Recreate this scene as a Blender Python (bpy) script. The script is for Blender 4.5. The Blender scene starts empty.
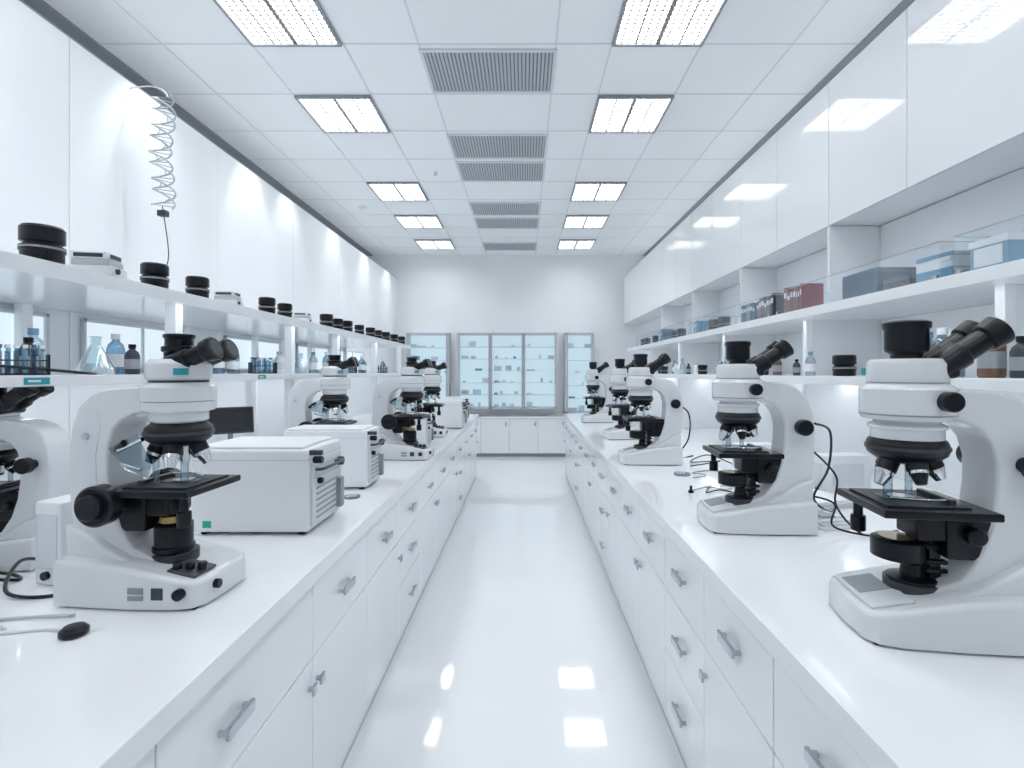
import bpy, bmesh, math, random
from mathutils import Vector, Matrix
random.seed(4)
R=random.random
scene=bpy.context.scene
# ------------------------------------------------------------ materials
def mat(name,col,rough=0.5,metal=0.0,emit=None,estr=0.0,trans=0.0,ior=1.45,coat=0.0,noise=0.0,spec=0.5):
    m=bpy.data.materials.new(name); m.use_nodes=True
    nt=m.node_tree; b=nt.nodes['Principled BSDF']
    b.inputs['Base Color'].default_value=(*col,1)
    b.inputs['Roughness'].default_value=rough
    b.inputs['Metallic'].default_value=metal
    b.inputs['IOR'].default_value=ior
    b.inputs['Transmission Weight'].default_value=trans
    b.inputs['Coat Weight'].default_value=coat
    b.inputs['Specular IOR Level'].default_value=spec
    if emit:
        b.inputs['Emission Color'].default_value=(*emit,1)
        b.inputs['Emission Strength'].default_value=estr
    if noise>0:
        n=nt.nodes.new('ShaderNodeTexNoise'); n.inputs['Scale'].default_value=3.0; n.inputs['Detail'].default_value=4
        tc=nt.nodes.new('ShaderNodeTexCoord')
        nt.links.new(tc.outputs['Object'],n.inputs['Vector'])
        r=nt.nodes.new('ShaderNodeMapRange')
        r.inputs['To Min'].default_value=max(0,rough-noise); r.inputs['To Max'].default_value=rough+noise
        nt.links.new(n.outputs['Fac'],r.inputs['Value'])
        nt.links.new(r.outputs['Result'],b.inputs['Roughness'])
    return m
def thin_glass(name,tint=(0.96,0.985,1),refl=0.03,fm=0.15,rough=0.02):
    m=bpy.data.materials.new(name); m.use_nodes=True; nt=m.node_tree; nt.nodes.clear()
    o=nt.nodes.new('ShaderNodeOutputMaterial'); mx=nt.nodes.new('ShaderNodeMixShader')
    t=nt.nodes.new('ShaderNodeBsdfTransparent'); t.inputs['Color'].default_value=(*tint,1)
    g=nt.nodes.new('ShaderNodeBsdfGlossy'); g.inputs['Roughness'].default_value=rough
    lw=nt.nodes.new('ShaderNodeLayerWeight'); lw.inputs['Blend'].default_value=0.35
    mm=nt.nodes.new('ShaderNodeMath'); mm.operation='MULTIPLY_ADD'; mm.inputs[1].default_value=fm; mm.inputs[2].default_value=refl*0.5
    nt.links.new(lw.outputs['Fresnel'],mm.inputs[0]); nt.links.new(mm.outputs[0],mx.inputs[0])
    nt.links.new(t.outputs[0],mx.inputs[1]); nt.links.new(g.outputs[0],mx.inputs[2]); nt.links.new(mx.outputs[0],o.inputs[0])
    return m
WALL=mat('wall_paint',(0.88,0.912,0.94),0.5,noise=0.05)
PANEL=mat('wall_panel_satin',(0.865,0.90,0.935),0.30,noise=0.03)
CEIL=mat('ceiling_tile_white',(0.90,0.922,0.945),0.8,noise=0.05)
TBAR=mat('tbar_grey',(0.70,0.735,0.775),0.5)
FLOOR=mat('floor_epoxy',(0.90,0.925,0.95),0.06,noise=0.02,coat=0.5)
TOP=mat('worktop_white',(0.885,0.91,0.94),0.11,noise=0.02,coat=0.3)
CAB=mat('cabinet_lacquer',(0.865,0.895,0.93),0.18,noise=0.03)
GLOSS=mat('cabinet_gloss',(0.86,0.893,0.927),0.07,noise=0.02,coat=0.5)
SHELF=mat('shelf_white',(0.87,0.903,0.937),0.18)
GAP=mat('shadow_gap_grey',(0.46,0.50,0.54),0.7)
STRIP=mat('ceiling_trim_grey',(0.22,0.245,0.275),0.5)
STEEL=mat('brushed_steel',(0.46,0.49,0.53),0.25,1.0)
CHROME=mat('chrome',(0.68,0.71,0.75),0.08,1.0)
MW=mat('microscope_white_enamel',(0.72,0.75,0.785),0.2,noise=0.03,coat=0.4)
BLK=mat('black_plastic',(0.004,0.005,0.008),0.30,spec=0.22)
BLKM=mat('black_matte',(0.006,0.008,0.012),0.45,spec=0.2)
DGR=mat('dark_grey',(0.03,0.036,0.044),0.4,spec=0.3)
GRY=mat('mid_grey',(0.24,0.27,0.30),0.4)
LGR=mat('light_grey',(0.46,0.50,0.545),0.4)
PGR=mat('pale_grey',(0.66,0.70,0.745),0.4)
BRASS=mat('amber_lens',(0.40,0.28,0.09),0.2,0.5)
GLASS=thin_glass('clear_glass')
LABG=thin_glass('lab_glass',(0.70,0.80,0.86),0.15,0.5)
BLUEG=thin_glass('blue_glass',(0.40,0.58,0.71),0.15,0.5)
BROWN=mat('brown_bottle',(0.12,0.06,0.04),0.15)
TEAL=mat('teal_label',(0.01,0.28,0.36),0.4)
BLUE=mat('binder_blue',(0.025,0.08,0.16),0.4)
LBLUE=mat('light_blue',(0.13,0.30,0.45),0.4)
RED=mat('book_red',(0.22,0.035,0.055),0.5)
GREEN=mat('green_sticker',(0.01,0.40,0.25),0.5)
SCR=mat('dark_screen',(0.01,0.013,0.018),0.15)
LAMP=mat('lamp_diffuser',(0.9,0.9,0.9),0.5,emit=(0.95,0.975,1.0),estr=13.0)
SHELF_FILL=mat('added_shelf_fill',(0.9,0.9,0.9),0.5,emit=(0.92,0.965,1.0),estr=6.0)  # added glow, kept out of sight, to brighten the dim bays around the shelves
CEIL_FILL=mat('added_ceiling_fill',(0.9,0.9,0.9),0.5,emit=(0.92,0.965,1.0),estr=4.5)  # added uplight glow, hidden from view, to lift the dark ceiling edges
LOUV=mat('louver_satin',(0.22,0.21,0.19),0.4,0.0)
VENT=mat('vent_grey',(0.44,0.475,0.515),0.45)
VBACK=mat('vent_back',(0.16,0.18,0.21),0.7)
WINP=mat('window_daylight',(0.5,0.6,0.66),0.3,emit=(0.76,0.89,0.96),estr=0.50)
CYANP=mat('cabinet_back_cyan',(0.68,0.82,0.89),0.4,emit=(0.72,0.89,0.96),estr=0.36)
WHT=mat('white_plastic',(0.80,0.83,0.865),0.35)
# ------------------------------------------------------------ builder
class B:
    def __init__(s,name):
        s.name=name; s.bm=bmesh.new(); s.mats=[]
    def mi(s,m):
        if m not in s.mats: s.mats.append(m)
        return s.mats.index(m)
    def add(s,t,m,M=None):
        if M is not None: t.transform(M)
        i=s.mi(m)
        bmesh.ops.recalc_face_normals(t,faces=t.faces)
        for f in t.faces: f.material_index=i; f.smooth=True
        me=bpy.data.meshes.new('tmp'); t.to_mesh(me); t.free()
        s.bm.from_mesh(me); bpy.data.meshes.remove(me)
    def box(s,x0,x1,y0,y1,z0,z1,m,bev=0,seg=2,M=None):
        t=bmesh.new(); bmesh.ops.create_cube(t,size=1)
        t.transform(Matrix.Translation(((x0+x1)/2,(y0+y1)/2,(z0+z1)/2))@Matrix.Diagonal((abs(x1-x0),abs(y1-y0),abs(z1-z0),1)))
        if bev>0: bmesh.ops.bevel(t,geom=list(t.edges),offset=bev,segments=seg,affect='EDGES',profile=0.5)
        s.add(t,m,M)
    def poly(s,pts,y0,y1,m,bev=0,seg=3,M=None):
        t=bmesh.new()
        v=[t.verts.new((p[0],y0,p[1])) for p in pts]
        f=t.faces.new(v)
        r=bmesh.ops.extrude_face_region(t,geom=[f])
        for e in r['geom']:
            if isinstance(e,bmesh.types.BMVert): e.co.y=y1
        if bev>0:
            es=[e for e in t.edges if abs(e.verts[0].co.y-e.verts[1].co.y)<1e-6]
            bmesh.ops.bevel(t,geom=es,offset=bev,segments=seg,affect='EDGES',profile=0.5,clamp_overlap=True)
        s.add(t,m,M)
    def slab(s,pts,z0,z1,m,bev=0,seg=3,M=None,tilt=None):
        t=bmesh.new()
        v=[t.verts.new((p[0],p[1],z0)) for p in pts]
        f=t.faces.new(v)
        r=bmesh.ops.extrude_face_region(t,geom=[f])
        top=[e for e in r['geom'] if isinstance(e,bmesh.types.BMVert)]
        for e in top: e.co.z=z1 if tilt is None else tilt(e.co.x)
        if bev>0:
            tv=set(top)
            es=[e for e in t.edges if e.verts[0] in tv and e.verts[1] in tv]
            bmesh.ops.bevel(t,geom=es,offset=bev,segments=seg,affect='EDGES',profile=0.5,clamp_overlap=True)
        s.add(t,m,M)
    def lathe(s,prof,m,M=None,seg=28,cap=True):
        t=bmesh.new(); rings=[]
        for r,z in prof:
            rings.append([t.verts.new((r*math.cos(2*math.pi*k/seg),r*math.sin(2*math.pi*k/seg),z)) for k in range(seg)])
        for a,b in zip(rings[:-1],rings[1:]):
            for k in range(seg):
                t.faces.new((a[k],a[(k+1)%seg],b[(k+1)%seg],b[k]))
        if cap:
            t.faces.new(rings[0][::-1]); t.faces.new(rings[-1])
        s.add(t,m,M)
    def cyl(s,p0,p1,r0,m,r1=None,seg=24,ch=0.0):
        p0=Vector(p0); p1=Vector(p1); d=p1-p0; L=d.length
        if r1 is None: r1=r0
        q=d.to_track_quat('Z','Y').to_matrix().to_4x4()
        if ch>0: pr=[(r0-ch,0),(r0,ch),(r1,L-ch),(r1-ch,L)]
        else: pr=[(r0,0),(r1,L)]
        s.lathe(pr,m,Matrix.Translation(p0)@q,seg)
    def tube(s,pts,r,m,seg=8,n=8,smooth=True):
        P=[Vector(p) for p in pts]
        if smooth:
            Q=[P[0]]+P+[P[-1]]; out=[]
            for i in range(1,len(Q)-2):
                a,b,c,d=Q[i-1:i+3]
                for k in range(n):
                    u=k/n
                    out.append(0.5*((2*b)+(c-a)*u+(2*a-5*b+4*c-d)*u*u+(3*b-a-3*c+d)*u**3))
            out.append(P[-1]); P=out
        t=bmesh.new(); rings=[]; up=Vector((0,0,1)); prev=None
        for i,p in enumerate(P):
            d=(P[min(i+1,len(P)-1)]-P[max(i-1,0)]).normalized()
            if prev is None:
                a=d.cross(up)
                if a.length<1e-3: a=d.cross(Vector((1,0,0)))
                a.normalize()
            else:
                a=(prev-d*prev.dot(d)).normalized()
            prev=a; b=d.cross(a)
            rings.append([t.verts.new(p+r*(a*math.cos(2*math.pi*k/seg)+b*math.sin(2*math.pi*k/seg))) for k in range(seg)])
        for a,b in zip(rings[:-1],rings[1:]):
            for k in range(seg): t.faces.new((a[k],a[(k+1)%seg],b[(k+1)%seg],b[k]))
        t.faces.new(rings[0][::-1]); t.faces.new(rings[-1])
        s.add(t,m)
    def done(s,loc=(0,0,0),rot=0.0,scale=1.0,wn=True,angle=35):
        me=bpy.data.meshes.new(s.name); s.bm.to_mesh(me); s.bm.free()
        for m in s.mats: me.materials.append(m)
        me.set_sharp_from_angle(angle=math.radians(angle))
        o=bpy.data.objects.new(s.name,me); scene.collection.objects.link(o)
        o.location=loc; o.rotation_euler=(0,0,rot); o.scale=(scale,)*3
        if wn:
            w=o.modifiers.new('wn','WEIGHTED_NORMAL'); w.keep_sharp=True
        return o
def clone(o,loc,rot=0.0,scale=1.0,name=None):
    c=o.copy(); c.name=name or o.name.split('.')[0]; scene.collection.objects.link(c)
    c.location=loc; c.rotation_euler=(0,0,rot); c.scale=(scale,)*3
    return c
def simple(name,x0,x1,y0,y1,z0,z1,m,bev=0):
    b=B(name); b.box(x0,x1,y0,y1,z0,z1,m,bev); return b.done(wn=False)
YB=-2.0; YE=9.35; CZ=3.65
XL=-2.95; XR=2.34
# ------------------------------------------------------------ shell
simple('floor',XL-.1,XR+.1,YB-.1,YE+.1,-0.1,0,FLOOR)
simple('ceiling',XL-.1,XR+.1,YB-.1,YE+.1,CZ,CZ+.1,CEIL)
simple('wall_left',XL-.1,XL,YB-.1,YE+.1,0,CZ,WALL)
simple('wall_right',XR,XR+.1,YB-.1,YE+.1,0,CZ,WALL)
simple('wall_back',XL-.1,XR+.1,YE,YE+.1,0,CZ,WALL)
simple('wall_rear',XL-.1,XR+.1,YB-.1,YB,0,CZ,WALL)
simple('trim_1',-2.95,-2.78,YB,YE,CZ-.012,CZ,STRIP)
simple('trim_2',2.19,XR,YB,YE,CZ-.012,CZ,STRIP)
b=B('trim_3')
for x in (-2.37,-1.785,-1.185,-.69,.21,.575,1.165,1.76):
    b.box(x-.006,x+.006,YB,YE,CZ-.003,CZ,TBAR)
y=3.32-.6*8
while y<YE-.1:
    b.box(-2.78,2.19,y-.006,y+.006,CZ-.003,CZ,TBAR); y+=.6
b.done(wn=False)
b=B('wall_panel_left')
ys=[2.60+1.26*i for i in range(-4,6)]
ys=[YB]+[v for v in ys if YB<v<YE-.2]+[YE]
for a,c in zip(ys[:-1],ys[1:]):
    b.box(-2.35,-2.332,a+.002,c-.002,0,3.215,PANEL)
b.box(-2.50,-2.345,YB,YE,0,3.205,GAP)
b.box(-2.36,-2.332,YB,YE,3.215,3.225,STRIP)
b.box(-2.46,-2.43,0,YE-.3,3.205,3.212,CEIL_FILL)  # unseen glow strip added above the panels to brighten the ceiling edge
b.done(wn=False)
simple('wall_panel_right',2.102,2.13,YB,YE,0,2.36,PANEL)
k=1
for y0,y1 in ((0.3,1.25),(1.4,2.45),(2.68,3.48),(3.95,4.8),(5.2,6.0),(6.4,7.3)):
    b=B('window_%d'%k); k+=1
    z0,z1=1.53,1.765
    b.box(-2.329,-2.322,y0,y1,z0,z1,WINP)
    for a,c,d,e in ((y0-.02,y0,z0-.02,z1+.02),(y1,y1+.02,z0-.02,z1+.02),((y0+y1)/2-.008,(y0+y1)/2+.008,z0,z1)):
        b.box(-2.33,-2.31,a,c,d,e,PGR,.002)
    b.box(-2.33,-2.31,y0-.02,y1+.02,z0-.02,z0,PGR,.002)
    b.box(-2.33,-2.31,y0-.02,y1+.02,z1,z1+.02,PGR,.002)
    b.done(wn=False)
# ------------------------------------------------------------ ceiling lights
def troffer():
    b=B('ceiling_light_panel')
    h=.285
    b.box(-h,h,-h,h,-.004,0,LAMP)
    for a in (-1,1):
        b.box(a*h-.010,a*h+.010,-h-.010,h+.010,-.026,0,GRY,.002)
        b.box(-h-.010,h+.010,a*h-.010,a*h+.010,-.026,0,GRY,.002)
    for i in range(1,12):
        x=-h+2*h*i/12
        w=.014 if i==6 else (.006 if i%3==0 else .0035)
        b.box(x-w,x+w,-h,h,-.016,-.006,LOUV)
    for i in range(1,15):
        yy=-h+2*h*i/15
        b.box(-h,h,yy-.004,yy+.004,-.013,-.006,LOUV)
    return b.done(wn=False)
t0=None
for y0 in (-1.48,.32,1.52,2.72,3.92,5.72,6.92,8.2):
    for x in (-1.485,.87):
        if t0 is None: t0=troffer(); t0.location=(x,y0+.3,CZ)
        else: clone(t0,(x,y0+.3,CZ))
def vent(L):
    b=B('ceiling_air_vent')
    w=.45
    b.box(-w,w,0,L,-.004,0,VBACK)
    for a in (-w,w): b.box(a-.012,a+.012,0,L,-.014,0,PGR,.002)
    for a in (0,L): b.box(-w-.01,w+.01,a-.012,a+.012,-.014,0,PGR,.002)
    n=34
    for i in range(1,n):
        x=-w+2*w*i/n
        b.box(x-.0082,x+.0082,0,L,-.012,-.003,VENT)
    return b
v0=vent(.5).done((-.24,3.38,CZ),wn=False)
for yy in (1.4,4.58,5.18,6.42,7.06,8.42): clone(v0,(-.24,yy,CZ))
b=B('smoke_detector'); b.lathe([(.05,0),(.05,-.015),(.03,-.035),(.0,-.036)][::-1],WHT); b.done((-2.1,6.6,CZ))
sp=B('ceiling_sprinkler'); sp.lathe([(.008,-.05),(.02,-.045),(.02,-.03),(.008,-.028),(.008,-.005),(.03,0)],WHT,seg=14); sp.done((-.95,5.45,CZ))
for y0 in (1.9,3.1,4.3,5.0,6.2,7.4,8.6):
    l=bpy.data.lights.new('wall_washer','SPOT'); l.energy=17; l.spot_size=math.radians(58); l.spot_blend=.7; l.shadow_soft_size=.03; l.color=(.90,.96,1)
    lo=bpy.data.objects.new('wall_washer_lamp',l); scene.collection.objects.link(lo); lo.location=(-2.02,y0,CZ-.03)
    lo.rotation_euler=(Vector((-2.33,y0,2.55))-Vector((-2.02,y0,CZ))).to_track_quat('-Z','Y').to_euler()
# ------------------------------------------------------------ benches
def handle(b,x,y,z,sgn,L=.11):
    b.box(x,x+sgn*.022,y-L/2,y-L/2+.012,z-.006,z+.006,STEEL,.002)
    b.box(x,x+sgn*.022,y+L/2-.012,y+L/2,z-.006,z+.006,STEEL,.002)
    b.box(x+sgn*.016,x+sgn*.028,y-L/2,y+L/2,z-.015,z+.015,STEEL,.004)
def knobh(b,x,y,z,sgn):
    b.box(x,x+sgn*.020,y-.008,y+.008,z-.006,z+.006,STEEL,.002)
    b.box(x+sgn*.014,x+sgn*.024,y-.014,y+.014,z-.016,z+.016,STEEL,.003)
def bench(side,xe,xb,joints,yend,hz):
    s=1 if side=='L' else -1
    b=B('lab_bench')
    f=xe-s*.03
    b.box(xb,xe,YB+.3,yend,.845,.90,TOP,.004)
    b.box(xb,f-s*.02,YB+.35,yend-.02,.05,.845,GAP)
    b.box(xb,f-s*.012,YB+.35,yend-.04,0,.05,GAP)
    b.box(f-s*.02,f-s*.009,YB+.35,yend-.02,.045,.845,LGR)
    b.box(xb,f,yend-.02,yend-.0,.0,.845,CAB,.002)
    J=joints
    for i,(a,c) in enumerate(zip(J[:-1],J[1:])):
        g=.002
        b.box(f-s*.012,f,a+g,c-g,.588,.838,CAB,.0015,1)
        m=(a+c)/2
        if side=='L' and i==4: m=1.17
        handle(b,f,m,hz,s)
        if i%4==3:
            b.box(f-s*.012,f,a+g,c-g,.330,.584,CAB,.0015,1)
            b.box(f-s*.012,f,a+g,c-g,.045,.326,CAB,.0015,1)
            handle(b,f,m,.46,s); handle(b,f,m,.20,s)
        else:
            b.box(f-s*.012,f,a+g,c-g,.045,.584,CAB,.0015,1)
            knobh(b,f,(c-.03) if i%2==0 else (a+.03),.505,s)
    return b
JL=[-1.6,-.9,-.3,.3,.93]; v=1.62
while v<7.3: JL.append(v); v+=.56
JL[-1]=7.2
bench('L',-.645,-2.328,JL,7.2,.70).done()
JR=[1.22+.47*i for i in range(-6,13)]; JR=[j for j in JR if j>-1.65 and j<7.1]+[7.33]
bench('R',.57,2.10,JR,7.35,.72).done()
b=B('bench_shelving_unit')
b.box(-2.328,-1.46,YB+.3,6.5,1.81,1.84,SHELF)
b.box(-1.475,-1.45,YB+.3,6.5,1.79,1.84,SHELF,.003)
b.box(-1.50,-1.478,0,6.4,1.803,1.811,SHELF_FILL)  # added fill strip, hidden behind the shelf lip, brightens the bay below
b.box(-2.328,-1.50,YB+.3,6.5,1.455,1.49,SHELF,.003)
for yy in (.9,2.31,3.45,4.3,5.4,6.46):
    b.box(-1.62,-1.57,yy-.025,yy+.025,.90,1.82,SHELF,.003)
    b.box(-2.30,-2.26,yy-.025,yy+.025,.90,1.82,SHELF,.003)
b.box(-2.10,-2.07,0,6.4,1.447,1.456,SHELF_FILL)  # added fill strip under the lower shelf, lights worktop and back panel
b.done()
b=B('bench_shelving_unit')
b.box(1.46,2.10,YB+.3,7.1,1.805,1.83,SHELF)
b.box(1.45,1.475,YB+.3,7.1,1.785,1.83,SHELF,.003)
b.box(1.478,1.50,0,7.0,1.798,1.806,SHELF_FILL)  # added fill strip tucked behind the lip, out of the camera's view
b.box(1.45,2.10,YB+.3,7.1,1.44,1.48,SHELF,.003)
for yy in (-.66,.56,1.77,3.0,4.22,5.44,6.66):
    b.box(1.80,2.10,yy-.012,yy+.012,1.83,2.36,SHELF,.002)
    b.box(1.70,2.10,yy-.012,yy+.012,.90,1.81,SHELF,.002)
    b.box(1.66,1.70,yy-.02,yy+.02,.90,1.81,SHELF,.003)
b.box(1.90,1.93,0,7.0,1.432,1.441,SHELF_FILL)  # added fill strip set back under the lower shelf so it stays unseen
b.done()
b=B('shelf_glass_guard')
for y0,y1 in ((.6,1.74),(1.8,2.97),(3.03,4.19),(4.25,5.41),(5.47,6.63)):
    b.box(1.475,1.478,y0,y1,1.83,1.962,GLASS)
    b.box(1.4735,1.4795,y0,y1,1.962,1.965,LGR)
    for q in (y0,y1):
        b.box(1.478,1.79,q-.0015,q+.0015,1.83,1.962,GLASS)
        b.box(1.478,1.79,q-.003,q+.003,1.962,1.965,LGR)
    for q in (y0+.02,y1-.02): b.box(1.470,1.483,q-.01,q+.01,1.83,1.85,STEEL,.002)
b.done(wn=False)
b=B('wall_cabinet')
w=.612
b.box(0.02,.50,.0,w,.02,.845,CAB)
b.box(0.0,.02,.002,w-.002,0,.845,GLOSS,.002)
b.box(0.02,.50,0,w,0,.02,CAB)
b.box(0.02,.05,0,w,.845,.85,STRIP)
b.box(.17,.20,.0,w,.845,.852,CEIL_FILL)  # unseen glow strip added on the cabinet top to brighten the ceiling
wc=None
for i in range(-7,12):
    y0=2.385+.613*i
    if y0<YB or y0+w>YE: continue
    if wc is None: wc=b.done((1.80,y0,2.365))
    else: clone(wc,(1.80,y0,2.365))
# ------------------------------------------------------------ back of room
b=B('base_cabinet')
b.box(-2.31,1.78,8.97,YE-.01,.06,.68,GAP)
b.box(-2.31,1.78,8.93,YE-.01,.68,.71,TOP,.003)
b.box(-2.31,1.78,8.99,YE-.01,0,.06,GRY)
x=-2.30
while x<1.7:
    b.box(x+.003,min(x+.51,1.77)-.003,8.95,8.98,.065,.672,CAB,.002,1)
    b.box(x+.44,x+.46,8.93,8.95,.55,.62,STEEL,.002)
    x+=.51
b.done()
def glass_cab(x0,x1,z0,z1,n):
    b=B('glass_display_cabinet')
    y0,y1=9.05,9.345
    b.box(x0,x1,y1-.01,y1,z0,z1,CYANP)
    for xx in (x0,x1): b.box(xx-.015,xx+.015,y0,y1,z0,z1,PGR,.002)
    b.box(x0-.015,x1+.015,y0,y1,z1-.03,z1,PGR,.002); b.box(x0-.015,x1+.015,y0,y1,z0,z0+.03,PGR,.002)
    w=(x1-x0)/n
    for i in range(n):
        a=x0+w*i; c=a+w
        for q in (a+.005,c-.035): b.box(q,q+.030,y0-.02,y0,z0,z1,LGR,.003)
        b.box(a+.005,c-.005,y0-.02,y0,z0,z0+.035,LGR,.003); b.box(a+.005,c-.005,y0-.02,y0,z1-.035,z1,LGR,.003)
        b.box(a+.035,c-.035,y0-.012,y0-.008,z0+.03,z1-.03,GLASS)
        b.box(c-.03,c-.02,y0-.035,y0-.02,(z0+z1)/2-.06,(z0+z1)/2+.06,STEEL,.002)
        if i: b.box(a-.01,a+.01,y0,y1,z0,z1,PGR)
        for j in range(6):
            zz=z0+.03+(z1-z0-.06)*j/6
            if j: b.box(a+.02,c-.02,y0+.03,y1-.012,zz-.005,zz+.005,WHT)
            x=a+.06
            while x<c-.13:
                ww=.05+.10*R(); hh=.03+.07*R()
                m=random.choice([WHT,PGR,LABG,LABG,WHT,LBLUE,PGR])
                if R()<.5:
                    if R()<.75: b.box(x,x+ww,y0+.10,y0+.22,zz+.005,zz+.005+hh,m,.003)
                    else:
                        b.lathe([(.022,0),(.025,.01),(.025,hh*.65),(.01,hh*.8),(.01,hh)],m,Matrix.Translation((x+ww/2,y0+.13,zz+.005)),12)
                x+=ww+.03+.05*R()
    b.done()
glass_cab(-1.19,.58,.84,2.20,3)
glass_cab(-2.10,-1.36,.76,2.20,1)
glass_cab(.75,1.24,.76,2.20,1)
# ------------------------------------------------------------ microscopes
def rz(a): return Matrix.Rotation(a,4,'Z')
def microscope(flip=False,knob='low'):
    b=B('microscope')
    plan=[(-.245,-.115),(-.05,-.125),(.07,-.122),(.115,-.112),(.135,-.085),(.140,0),(.135,.085),(.115,.112),(.07,.122),(-.05,.125),(-.245,.115)]
    def tz(x): return .125-.0 if x<-.2 else (.118-.010*(x+.245)/.2 if x<-.04 else .108-.040*(x+.05)/.19)
    b.slab(plan,.006,.1,MW,.014,3,tilt=tz)
    b.box(-.22,.12,-.105,.105,0,.008,BLKM)
    ang=math.atan2(.040,.19)
    Mp=Matrix.Translation((.072,0,.0855))@Matrix.Rotation(ang,4,'Y')
    if not flip:
        b.box(-.035,.042,-.095,-.01,-.004,.003,DGR,.002,1,Mp)
        for i in range(3):
            b.cyl((.05+.024*i,-.075+.014*i,.085-.004*i),(.053+.024*i,-.075+.014*i,.108-.004*i),.011,BLK,ch=.002)
        b.box(.02,.05,-.1255,-.12,.030,.060,DGR,.001,1); b.box(-.04,.0,-.127,-.12,.045,.060,GRY,.001,1); b.box(-.04,.0,-.127,-.12,.028,.040,GRY,.001,1)
        b.cyl((.09,-.112,.045),(.092,-.132,.045),.014,BLK,ch=.002)
        b.cyl((.132,-.05,.045),(.150,-.05,.045),.012,BLK,ch=.002)
    else:
        b.box(-.040,.050,-.09,.09,-.003,.002,PGR,.001,1,Mp)
        b.box(-.030,.040,-.07,.02,.000,.0035,GRY,.001,1,Mp)
    arm=[(-.245,.10),(-.252,.18),(-.262,.28),(-.264,.38),(-.256,.45),(-.236,.505),(-.20,.54),(-.15,.558),(-.09,.562),(-.04,.558),
         (-.04,.492),(-.085,.488),(-.118,.472),(-.140,.445),(-.152,.40),(-.152,.34),(-.142,.26),(-.120,.19),(-.085,.135),(-.02,.104),(-.02,.09)]
    b.poly(arm,-.058,.058,MW,.018,3)
    b.poly([(-.243,.09),(-.249,.20),(-.20,.185),(-.14,.145),(-.07,.107),(-.07,.09)],-.085,.085,MW,.014,3)
    b.poly([(-.225,.24),(-.235,.36),(-.222,.45),(-.18,.50),(-.17,.46),(-.185,.38),(-.18,.25)],-.0595,-.055,PGR,.001,1)
    if flip:
        b.lathe([(.066,.438),(.072,.445),(.072,.466),(.078,.470),(.078,.476),(.066,.482),(.066,.488),(.088,.490),(.095,.498),(.095,.560),(.088,.568),(.080,.572),(.080,.618),(.072,.630),(.035,.632)],MW,seg=44)
        b.lathe([(.0955,.500),(.0955,.504)],GRY,cap=False,seg=44)
        b.lathe([(.0805,.574),(.0805,.577)],GRY,cap=False,seg=44)
    else:
        b.lathe([(.060,.462),(.070,.470),(.070,.492),(.084,.496),(.088,.503),(.088,.560),(.080,.568),(.070,.572),(.070,.578),(.078,.584),(.078,.622),(.066,.634),(.035,.636)],MW,seg=44)
        b.lathe([(.0885,.520),(.0885,.523)],GRY,cap=False,seg=44)
        b.lathe([(.0705,.571),(.0705,.579)],DGR,cap=False,seg=44)
    b.box(.035,.066,-.070,-.052,.592,.610,TEAL,.001,1)
    if flip: b.lathe([(.032,.62),(.032,.642),(.042,.648),(.044,.655),(.044,.700),(.048,.704),(.048,.716),(.040,.720),(.034,.720)],BLK,seg=32)
    else: b.lathe([(.036,.62),(.036,.652),(.042,.656),(.042,.668),(.034,.672),(.034,.690),(.038,.694),(.038,.702),(.030,.704)],BLK,seg=32)
    dz=0 if flip else .012
    b.lathe([(.030,.385+dz),(.058,.392+dz),(.078,.408+dz),(.083,.424+dz),(.078,.440+dz),(.064,.452+dz)],BLK,seg=32)
    b.lathe([(.0835,.420+dz),(.0835,.428+dz)],DGR,cap=False,seg=32)
    for i,(a,L) in enumerate(((15,.070),(85,.058),(150,.052),(215,.060),(290,.072))):
        a=math.radians(a); d=Vector((math.cos(a)*.5,math.sin(a)*.5,-1)).normalized()
        p=Vector((math.cos(a)*.040,math.sin(a)*.040,.400+dz))
        b.cyl(p,p+d*L*.5,.022,BLK,seg=18,ch=.002); b.cyl(p+d*L*.5,p+d*L*.62,.0195,CHROME,seg=18)
        b.cyl(p+d*L*.62,p+d*L,.018,BLK if i%2 else CHROME,r1=.011,seg=18)
    if flip:
        s=-1; dv=Vector((-.80,0,.56)).normalized(); st=Vector((-.035,0,.600)); k=1.0; rr=1.2
    else:
        s=1; dv=Vector((.90,0,.36)).normalized(); st=Vector((.0,0,.615)); k=.80; rr=1.1
    for yy in (-.034,.034):
        p0=st+Vector((0,yy,0))
        b.cyl(p0,p0+dv*.075*k,.026*rr,BLK,seg=22,ch=.003)
        b.cyl(p0+dv*.07*k,p0+dv*.132*k,.0215*rr,BLK,seg=22,ch=.002)
        b.cyl(p0+dv*.128*k,p0+dv*.170*k,.027*rr,BLK,r1=.030*rr,seg=22,ch=.004)
        b.cyl(p0+dv*.170*k,p0+dv*.172*k,.020*rr,DGR,seg=22)
    if flip: b.box(-.085,-.01,-.060,.060,.585,.628,BLK,.014,3)
    else: b.box(-.02,.060,-.058,.058,.590,.640,MW,.014,3)
    b.cyl((.030,-.02,.306),(.030,-.02,.36),.010,LABG,seg=14); b.cyl((.030,-.02,.36),(.030,-.02,.40),.012,CHROME,seg=14)
    b.cyl((-.030,-.045,.306),(-.030,-.045,.37),.008,LABG,seg=14)
    if not flip:
        b.poly([(-.135,.40),(-.06,.44),(-.02,.36),(-.03,.325),(-.09,.345)],-.075,-.072,LABG)
        b.cyl((-.11,-.072,.395),(-.045,-.072,.425),.006,CHROME); b.cyl((-.10,-.07,.36),(-.05,-.07,.345),.006,CHROME)
        b.cyl((-.13,-.06,.39),(-.09,-.075,.415),.010,BLK)
    b.box(-.130,.105,-.112,.112,.280,.298,BLK,.004)
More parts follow.
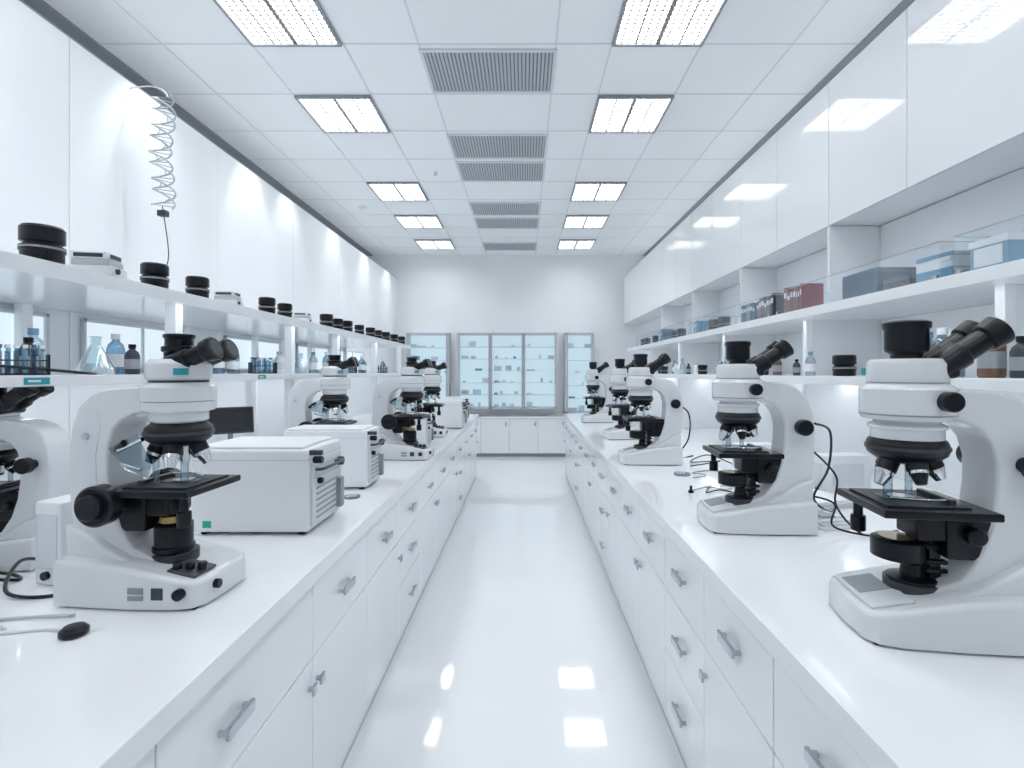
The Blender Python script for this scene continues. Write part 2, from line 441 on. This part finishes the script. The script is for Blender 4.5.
    b.box(-.085,.085,-.090,.085,.296,.303,BLKM,.002)
    b.box(-.03,.06,-.03,.03,.3025,.306,LABG)
    b.box(-.07,-.055,-.06,.06,.302,.314,DGR,.002); b.tube([(-.06,.05,.311),(.0,.058,.312),(.05,.03,.309)],.003,CHROME)
    b.cyl((.015,.0,.303),(.015,.0,.308),.026,STEEL)
    b.box(-.165,.0,-.045,.045,.215,.281,BLK,.006)
    b.box(-.160,-.055,-.052,.052,.175,.29,BLK,.010)
    b.cyl((.07,-.075,.235),(.07,-.075,.282),.011,BLK); b.cyl((.07,-.075,.200),(.07,-.075,.240),.017,BLK,ch=.002)
    if flip:
        b.lathe([(.042,.160),(.054,.165),(.054,.205),(.046,.210),(.0001,.210)],BLK,Matrix.Translation((.02,0,0)),32)
        b.lathe([(.0001,.2105),(.038,.2105)],BRASS,Matrix.Translation((.02,0,.001)),cap=False)
        b.lathe([(.030,.210),(.026,.25),(.04,.28)],BLK,Matrix.Translation((-.03,0,0)))
        b.lathe([(.050,.108),(.050,.118),(.024,.124),(.020,.150),(.03,.162)],BLK,Matrix.Translation((-.01,0,0)))
        b.box(-.065,-.040,-.016,.016,.10,.282,BLK,.003)
        for q in (.135,.155,.19,.23): b.box(-.075,-.03,-.024,.024,q,q+.010,BLK,.002)
    else:
        b.lathe([(.046,.112),(.050,.116),(.050,.128),(.046,.131),(.046,.185),(.040,.192),(.034,.194)],BLK,Matrix.Translation((-.015,0,0)),32)
        b.lathe([(.0345,.193),(.036,.198),(.033,.210),(.0001,.2105)],BRASS,Matrix.Translation((-.015,0,0)),32)
        b.lathe([(.038,.225),(.040,.232),(.040,.250),(.028,.282)],BLK,Matrix.Translation((-.015,0,0)),32)
        b.box(-.08,-.045,-.03,.03,.215,.25,BLK,.004)
    b.cyl((-.012,0,.085),(-.012,0,.112),.058,DGR,seg=32)
    if knob=='low':
        for q in (-1,1):
            b.cyl((-.125,q*.045,.262),(-.125,q*.095,.262),.030,BLK,ch=.003)
            b.cyl((-.125,q*.092,.262),(-.125,q*.135,.262),.052,BLK,seg=36,ch=.006)
            b.cyl((-.125,q*.134,.262),(-.125,q*.152,.262),.032,BLKM,seg=28,ch=.004)
        b.cyl((-.21,-.055,.43),(-.21,-.066,.43),.009,LGR)
    else:
        for q in (-1,1):
            b.cyl((-.205,q*.05,.395),(-.205,q*.085,.395),.018,BLK,ch=.002)
            b.cyl((-.205,q*.08,.395),(-.205,q*.115,.395),.030,BLK,seg=30,ch=.005)
            b.cyl((-.105,q*.045,.235),(-.105,q*.075,.235),.020,BLK,ch=.003)
        b.cyl((-.03,.085,.535),(-.03,.118,.535),.022,BLK,ch=.003)
        b.cyl((-.03,-.085,.535),(-.03,-.118,.535),.022,BLK,ch=.003)
    return b
CT=.90
mL=microscope(False,'low').done((-.945,1.39,CT),math.radians(-3))
mR=microscope(True,'high').done((.905,1.20,CT),math.radians(172))
clone(mL,(-1.15,3.08,CT),math.radians(5))
clone(mL,(-.785,3.55,CT),math.radians(-3))
clone(mL,(-.86,4.75,CT),math.radians(4))
clone(mR,(-1.68,1.60,CT),math.radians(184),.80)
clone(mR,(.835,1.98,CT),math.radians(176))
clone(mR,(.775,3.37,CT),math.radians(178))
clone(mR,(.87,4.6,CT),math.radians(186))
clone(mR,(.83,6.1,CT),math.radians(180))
# ------------------------------------------------------------ instrument boxes
def instrument():
    b=B('benchtop_instrument')
    L=.43;W=.33;H=.315
    b.box(-L/2,L/2,-W/2,W/2,.012,H,WHT,.010,3)
    b.box(-L/2-.0015,L/2+.0015,-W/2-.0015,W/2+.0015,H-.040,H-.038,LGR)
    b.box(-L/2+.01,L/2-.03,-W/2+.015,W/2-.015,H,H+.010,WHT,.005)
    for x in (-.18,.18):
        for y in (-.13,.13): b.cyl((x,y,0),(x,y,.014),.016,BLKM)
    x=L/2
    b.box(x,x+.010,-W/2+.02,W/2-.02,.03,H-.05,PGR,.003)
    for i in range(6): b.box(x+.009,x+.013,-W/2+.05,W/2-.06,.05+.022*i,.056+.022*i,GRY)
    b.box(x+.010,x+.014,-W/2+.04,W/2-.05,.20,.25,LGR,.002)
    b.box(x+.010,x+.03,W/2-.08,W/2-.04,.04,.16,GRY,.003)
    b.tube([(x+.01,-.12,.235),(x+.045,-.12,.24),(x+.045,.06,.24),(x+.01,.06,.235)],.006,DGR)
    b.cyl((x+.01,-.14,.275),(x+.045,-.14,.275),.014,BLK,ch=.003)
    b.cyl((x+.01,-.10,.19),(x+.03,-.10,.19),.012,BLK,ch=.003)
    b.cyl((x+.012,.10,.23),(x+.035,.10,.23),.018,BLK,ch=.003)
    b.box(x-.03,x+.045,-W/2+.01,-W/2+.03,H-.022,H-.004,DGR,.002)
    b.box(-.17,-.14,-W/2-.003,-W/2,.03,.055,GREEN)
    return b
i0=instrument().done((-1.005,2.02,CT))
clone(i0,(-1.015,2.70,CT)).scale=(1,.7,.95)
clone(i0,(-.95,4.15,CT),0,.8)
clone(i0,(-.85,5.5,CT),0,.9)
clone(i0,(-.9,6.2,CT),0,.9)
b=B('control_box'); b.box(-.045,.045,-.07,.07,.0,.235,WHT,.008); b.box(-.035,.035,-.072,-.069,.05,.20,PGR,.003); b.cyl((0,-.07,.03),(0,-.08,.03),.012,BLK); b.done((-1.325,1.49,CT),math.radians(-10))
# small monitor on the left bench
b=B('computer_monitor')
Mm=Matrix.Translation((0,0,.29))@Matrix.Rotation(-.2,4,'X')
b.box(-.13,.13,-.012,.012,-.085,.085,DGR,.005,2,Mm); b.box(-.12,.12,-.0135,-.011,-.075,.075,SCR,0,1,Mm)
b.box(-.015,.015,.012,.03,0.01,.28,GRY,.003); b.box(-.08,.08,-.05,.07,0,.012,GRY,.004)
b.done((-1.88,3.25,CT),math.radians(35))
# ------------------------------------------------------------ shelf things
US=1.84; LS=1.49; USR=1.83; LSR=1.48
def jar():
    b=B('lens_container')
    b.lathe([(.044,0),(.049,.004),(.049,.028),(.052,.031),(.052,.045),(.043,.049),(.043,.054),(.051,.058),(.051,.096),(.046,.103),(.0001,.104)],BLK,seg=32)
    b.lathe([(.0525,.036),(.0525,.042)],GRY,cap=False,seg=32)
    return b
j0=jar().done((-1.50,1.58,US))
j0.scale=(1.08,)*3
for yy,sc in ((2.06,.95),(2.33,.92),(2.96,.9),(3.18,.85),(3.85,.95),(4.08,.85),(4.3,.9),(4.62,.85),(4.95,.9),(5.2,.85),(5.5,.9),(5.85,.9),(6.2,.9)):
    clone(j0,(-1.50,yy,US),R()*3,sc)
for xx,yy,z,sc in ((1.56,2.47,LSR,1.0),(1.54,3.9,USR,.9),(1.54,4.1,USR,.9),(1.54,4.95,USR,.9),(1.54,5.1,USR,.9),(1.54,5.9,USR,.9),(1.54,6.3,USR,.9),(1.54,6.5,USR,.9),(1.55,3.3,LSR,.8),(1.55,4.4,LSR,.8),(1.55,5.6,LSR,.8)):
    clone(j0,(xx,yy,z),R()*3,sc)
def gadget():
    b=B('slide_scanner')
    b.box(-.07,.07,-.05,.05,0,.035,WHT,.005); b.box(-.06,.06,-.045,.045,.035,.058,LGR,.005); b.box(-.065,.055,-.045,.045,.058,.085,WHT,.006)
    b.box(.0555,.0585,-.03,.03,.064,.078,DGR); b.cyl((.07,-.02,.018),(.078,-.02,.018),.01,DGR); b.box(-.05,.04,-.046,-.044,.064,.078,DGR)
    return b
g0=gadget().done((-1.53,1.82,US),.2)
clone(g0,(-1.53,2.62,US),.1,.85); clone(g0,(-1.53,3.5,US),.1,.8)
def bottle(name,h,r,m,cap,liquid=None,neck=.4):
    b=B(name)
    b.lathe([(r*.9,0),(r,.006),(r,h*.62),(r*.8,h*.74),(r*neck,h*.82),(r*neck,h*.88)],m,seg=20)
    b.lathe([(r*neck*1.25,h*.86),(r*neck*1.25,h),(r*neck,h)],cap,seg=18)
    b.lathe([(r*1.01,h*.18),(r*1.01,h*.5)],WHT if liquid is None else liquid,cap=False,seg=20)
    return b
bt=[bottle('reagent_bottle',.17,.032,LABG,LBLUE).done((0,0,-5)),
    bottle('reagent_bottle',.15,.03,WHT,LGR,PGR).done((0,0,-5)),
    bottle('reagent_bottle',.18,.034,BLUEG,WHT).done((0,0,-5)),
    bottle('reagent_bottle',.17,.036,BROWN,WHT,GRY).done((0,0,-5)),
    bottle('reagent_bottle',.13,.028,DGR,BLK,GRY).done((0,0,-5))]
used=set()
def place(o,loc,rot=0,sc=1):
    if o.name not in used:
        used.add(o.name); o.location=loc; o.rotation_euler=(0,0,rot); o.scale=(sc,)*3
    else: clone(o,loc,rot,sc)
b=B('erlenmeyer_flask')
b.lathe([(.060,0),(.064,.006),(.060,.03),(.022,.11),(.018,.12),(.018,.15),(.023,.154)],LABG,seg=24,cap=False)
b.lathe([(.0001,.002),(.056,.004),(.050,.045),(.0001,.045)],WHT,seg=24,cap=False)
fl=b.done((-1.74,2.06,LS))
clone(fl,(-1.72,3.9,LS)); clone(fl,(1.56,5.0,LSR)); clone(fl,(1.56,3.9,LSR),0,.9); clone(fl,(-1.75,1.2,LS)) 
b=B('test_tube_rack')
b.box(-.10,.10,-.035,.035,0,.008,BLKM,.002); b.box(-.10,.10,-.035,.035,.06,.066,DGR,.002)
for x in (-.097,.097): b.box(x-.003,x+.003,-.035,.035,0,.09,BLKM)
for i in range(7):
    for yy in (-.016,.016):
        b.cyl((-.08+.026*i,yy,.008),(-.08+.026*i,yy,.10+.02*R()),.008,random.choice([LABG,BLUEG,LBLUE,LABG]),seg=10)
        b.cyl((-.08+.026*i,yy,.115),(-.08+.026*i,yy,.13),.0085,random.choice([BLUE,DGR,WHT]),seg=10)
rk=b.done((-1.62,1.62,LS),.9,.75)
for p in ((-1.70,3.3,LS),(-1.7,4.9,LS),(-1.7,6.0,LS)): clone(rk,p,R(),.8)
clone(rk,(1.60,4.1,LSR),1.4,.8); clone(rk,(1.60,5.9,LSR),1.4,.9); clone(rk,(1.0,5.2,CT),1.4,1.0)
place(bt[4],(-1.72,1.76,LS)); place(bt[0],(-1.80,1.86,LS)); place(bt[4],(-1.70,2.20,LS)); place(bt[2],(-1.82,2.26,LS))
for yy in (2.75,2.88,3.0,3.12,3.6,3.72,4.1,4.45,4.6,5.2,5.35,5.6,6.3):
    place(random.choice(bt[:3]),(-1.70-.1*R(),yy,LS),R()*3,.8+.25*R())
for x,yy,k in ((1.60,2.10,2),(1.68,2.12,0),(1.61,2.02,0),(1.72,2.03,2),(1.60,1.94,2),(1.60,1.735,3),(1.61,1.64,4)):
    place(bt[k],(x,yy,LSR),R()*3,1.05)
for yy in (2.75,2.85,3.15,3.45,3.55,3.7,4.6,4.75,5.2,5.3,6.2,6.4,6.55): place(random.choice(bt),(1.53+.06*R(),yy,LSR),R()*3,.65+.2*R())
def books(name,n,h,cols,thick=.03,dep=.12):
    b=B(name); y=0
    for i in range(n):
        t=thick*(.6+.7*R()); hh=h*(.85+.2*R()); m=random.choice(cols)
        b.box(0,dep,y,y+t-.001,0,hh,m,.002); b.box(.003,dep+.001,y+.003,y+t-.004,.003,hh-.001,WHT)
        b.box(-.001,.001,y+.004,y+t-.006,hh*.6,hh*.8,WHT)
        y+=t
    return b
books('row_of_books',7,.145,[RED,DGR,BROWN,RED,GRY,RED]).done((1.50,2.74,USR))
books('row_of_books',7,.14,[BLUE,RED,BROWN,DGR]).done((1.50,3.05,USR))
books('row_of_books',6,.13,[BLUE,LBLUE,WHT,DGR]).done((1.50,3.30,USR))
books('row_of_books',8,.12,[BLUE,LBLUE,WHT,LGR]).done((1.50,4.4,USR))
books('row_of_books',6,.13,[LBLUE,WHT,GRY]).done((1.50,5.5,USR))
def stack(name,n,w,d,t,cols):
    b=B(name); z=0
    for i in range(n):
        tt=t*(.7+.6*R()); M=rz((R()-.5)*.12)
        m=random.choice(cols)
        b.box(-w/2,w/2,-d/2,d/2,z,z+tt*.2,m,.001,1,M); b.box(-w/2+.004,w/2-.004,-d/2+.004,d/2-.004,z+tt*.2,z+tt*.8,m if R()<.6 else PGR,0,1,M); b.box(-w/2,w/2,-d/2,d/2,z+tt*.8,z+tt,m,.001,1,M)
        b.box(-w/2-.001,-w/2+.004,-d/2,d/2,z,z+tt,m,.001,1,M)
        z+=tt
    return b
stack('stack_of_binders',5,.22,.24,.027,[BLUE,BLUE,DGR]).done((1.63,2.30,USR))
stack('stack_of_binders',3,.2,.15,.020,[BLUE,LBLUE,DGR]).done((1.62,2.07,USR))
stack('stack_of_papers',6,.2,.16,.015,[WHT,LBLUE,WHT]).done((1.62,1.885,USR))
b=B('storage_box'); b.box(-.08,.08,-.07,.07,0,.10,LBLUE,.004); b.box(-.083,-.079,-.05,.05,.02,.08,WHT); b.box(-.083,.083,-.073,.073,.085,.11,WHT,.003)
sb=b.done((1.60,1.66,USR))
clone(sb,(1.60,3.62,USR),.1,.8); clone(sb,(1.60,4.75,USR),0,.8); clone(sb,(1.60,6.1,USR),0,.8)
stack('stack_of_papers',3,.2,.3,.012,[WHT,PGR]).done((1.32,2.35,CT),.3)
b=B('power_supply_unit'); b.box(-.12,.12,-.05,.05,0,.20,WHT,.008); b.box(-.122,-.119,-.03,.03,.04,.16,PGR,.002); b.cyl((-.12,0,.03),(-.13,0,.03),.01,DGR); b.box(-.08,.08,-.052,-.049,.05,.16,PGR,.003); b.done((1.55,2.48,CT),.1)
b=B('power_supply_unit'); b.box(-.12,.12,-.05,.05,0,.15,WHT,.008); b.box(-.122,-.119,-.03,.03,.04,.11,GRY,.002); b.done((1.45,3.2,CT),.1)
b=B('specimen_tray'); b.box(-.09,.09,-.12,.12,0,.012,WHT,.004); b.box(-.08,.08,-.11,.11,.012,.024,PGR,.003); b.box(-.03,.03,-.05,.05,.024,.034,GRY,.003)
for i in range(4): b.box(-.07,.07,-.10+.05*i,-.085+.05*i,.024,.028,LGR,.001)
st=b.done((1.19,2.04,CT),.2)
clone(st,(1.12,2.72,CT),-.3,.8); clone(st,(.98,3.9,CT),.1,.9); clone(st,(1.42,1.66,CT),.5,.9)
b=B('specimen_tray'); b.box(-.06,.06,-.08,.08,0,.012,WHT,.004); b.box(-.05,.05,-.07,.07,.012,.03,PGR,.003); b.done((1.3,3.0,CT),-.3)
b=B('petri_dish'); b.lathe([(.045,0),(.047,.002),(.047,.014),(.0001,.014)],LABG,seg=28); pd=b.done((1.02,2.42,CT)); clone(pd,(.92,2.95,CT)); clone(pd,(-.82,2.42,CT),0,.8)
b=B('cable_puck'); b.lathe([(.022,0),(.028,.004),(.028,.014),(.020,.022),(.008,.024)],BLK,seg=24); b.tube([(-.02,0,.012),(-.08,.02,.005),(-.2,.0,.005),(-.33,.05,.005)],.004,WHT); b.done((-1.025,1.155,CT))
def cable(pts,r=.005,m=BLK,name='power_cable'):
    b=B(name); b.tube(pts,r,m); return b.done(wn=False)
z=CT+.006
cable([(-1.26,1.50,CT+.03),(-1.22,1.42,z),(-1.27,1.34,z),(-1.38,1.35,z+.01),(-1.45,1.46,z+.05),(-1.5,1.6,z)])
cable([(-1.9,1.40,z),(-1.6,1.38,z+.03),(-1.45,1.45,z),(-1.55,1.50,z),(-1.7,1.42,z+.04),(-1.62,1.36,z),(-1.8,1.34,z)])
cable([(-2.1,1.5,z),(-1.75,1.44,z+.05),(-1.52,1.36,z),(-1.66,1.32,z)],.004)
cable([(-1.6,1.25,z),(-1.4,1.18,z),(-1.25,1.22,z),(-1.1,1.24,z)],.004,LGR)
cable([(-1.6,1.15,z),(-1.35,1.12,z),(-1.2,1.17,z),(-1.5,1.26,z)],.004,LGR)
cable([(1.13,1.97,CT+.40),(1.22,2.02,CT+.36),(1.26,2.1,CT+.2),(1.2,2.1,CT+.08),(1.3,2.15,z),(1.42,2.3,z)],.005)
cable([(1.09,2.0,CT+.12),(1.18,1.93,CT+.1),(1.15,1.88,z+.02),(1.3,1.82,z),(1.4,1.9,z),(1.25,1.80,z),(1.5,1.75,z)],.004)
cable([(1.12,1.98,CT+.30),(1.20,1.95,CT+.2),(1.17,1.9,CT+.1),(1.24,1.86,z),(1.34,1.8,z),(1.2,1.75,z)],.004)
cable([(1.1,2.26,z),(1.2,2.42,z+.04),(1.05,2.5,z),(1.2,2.56,z),(1.4,2.6,z),(1.3,2.4,z+.05)],.004)
cable([(.9,2.3,z),(1.0,2.25,z),(1.08,2.34,z),(1.0,2.55,z),(.9,2.5,z),(.98,2.66,z)],.0035)
cable([(1.14,1.2,CT+.38),(1.26,1.22,CT+.3),(1.28,1.28,CT+.12),(1.24,1.35,z),(1.4,1.5,z)],.006)
cable([(.98,3.4,CT+.4),(1.1,3.4,CT+.33),(1.12,3.45,CT+.15),(1.05,3.5,z),(1.2,3.6,z)],.005)
cable([(1.05,3.2,z),(1.2,3.1,z+.05),(1.1,3.35,z),(1.25,3.45,z+.03),(1.35,3.3,z)],.004)
cable([(.85,2.55,z),(.95,2.62,z),(1.05,2.58,z),(1.2,2.9,z)],.004,LGR)
cable([(.95,2.85,z),(1.05,2.92,z),(1.0,3.0,z),(1.15,3.05,z),(1.3,2.88,z)],.004,GRY)
cable([(-1.55,1.3,LS+.006),(-1.6,1.5,LS+.03),(-1.55,1.8,LS+.006),(-1.7,2.0,LS+.006)],.005)
b=B('cable_joystick'); b.lathe([(.014,0),(.014,.012),(.006,.016),(.006,.03),(.010,.034),(.0001,.036)],BLK,seg=14); b.done((.83,2.52,CT))
b=B('shelf_label'); b.box(0,.004,-.04,.04,-.011,.011,TEAL); b.box(.004,.0045,-.03,.01,-.003,.003,WHT); b.done((-1.50,1.56,1.472))
clone(bpy.data.objects['shelf_label'],(-1.50,2.9,1.472))
# hanging twisted double cord with clips
b=B('coiled_cord')
def hp(t,ph):
    a=t*2*math.pi*4.2+ph; zz=1.30-.66*t
    return (.055*math.cos(a)+.012*math.sin(t*9),.055*math.sin(a),zz)
for ph in (0,math.pi*.8):
    b.tube([hp(i/150,ph) for i in range(151)],.005,LGR,6,1,False)
for i in range(0,40):
    t=(i+.5)/40
    p=hp(t,0); q=hp(t,math.pi*.8)
    b.cyl(p,q,.0022,GRY,seg=5)
b.tube([(0,0,.64),(.01,0,.58),(.03,.01,.35),(.0,0,.2),(.02,0,.01)],.003,DGR)
b.box(-.02,.03,-.02,.02,.58,.615,DGR,.004)
b.tube([(0.03,0,1.29),(0,0,1.33),(-.08,0,1.35),(-.19,0,1.34)],.004,PGR)
b.done((-2.14,3.0,1.84),wn=False)
# ------------------------------------------------------------ world, camera
w=bpy.data.worlds.new('world'); scene.world=w; w.use_nodes=True
w.node_tree.nodes['Background'].inputs[0].default_value=(.8,.9,1,1); w.node_tree.nodes['Background'].inputs[1].default_value=.5
cam=bpy.data.cameras.new('camera'); co=bpy.data.objects.new('camera',cam); scene.collection.objects.link(co)
co.location=(0,0,1.5); co.rotation_euler=(math.pi/2,0,0)
cam.sensor_width=36; cam.lens=36*507/1024; cam.shift_x=-12/1024; cam.shift_y=-12/1024
cam.clip_start=.02
scene.camera=co
scene.view_settings.view_transform='Standard'
scene.view_settings.exposure=0.48
scene.view_settings.gamma=1.18
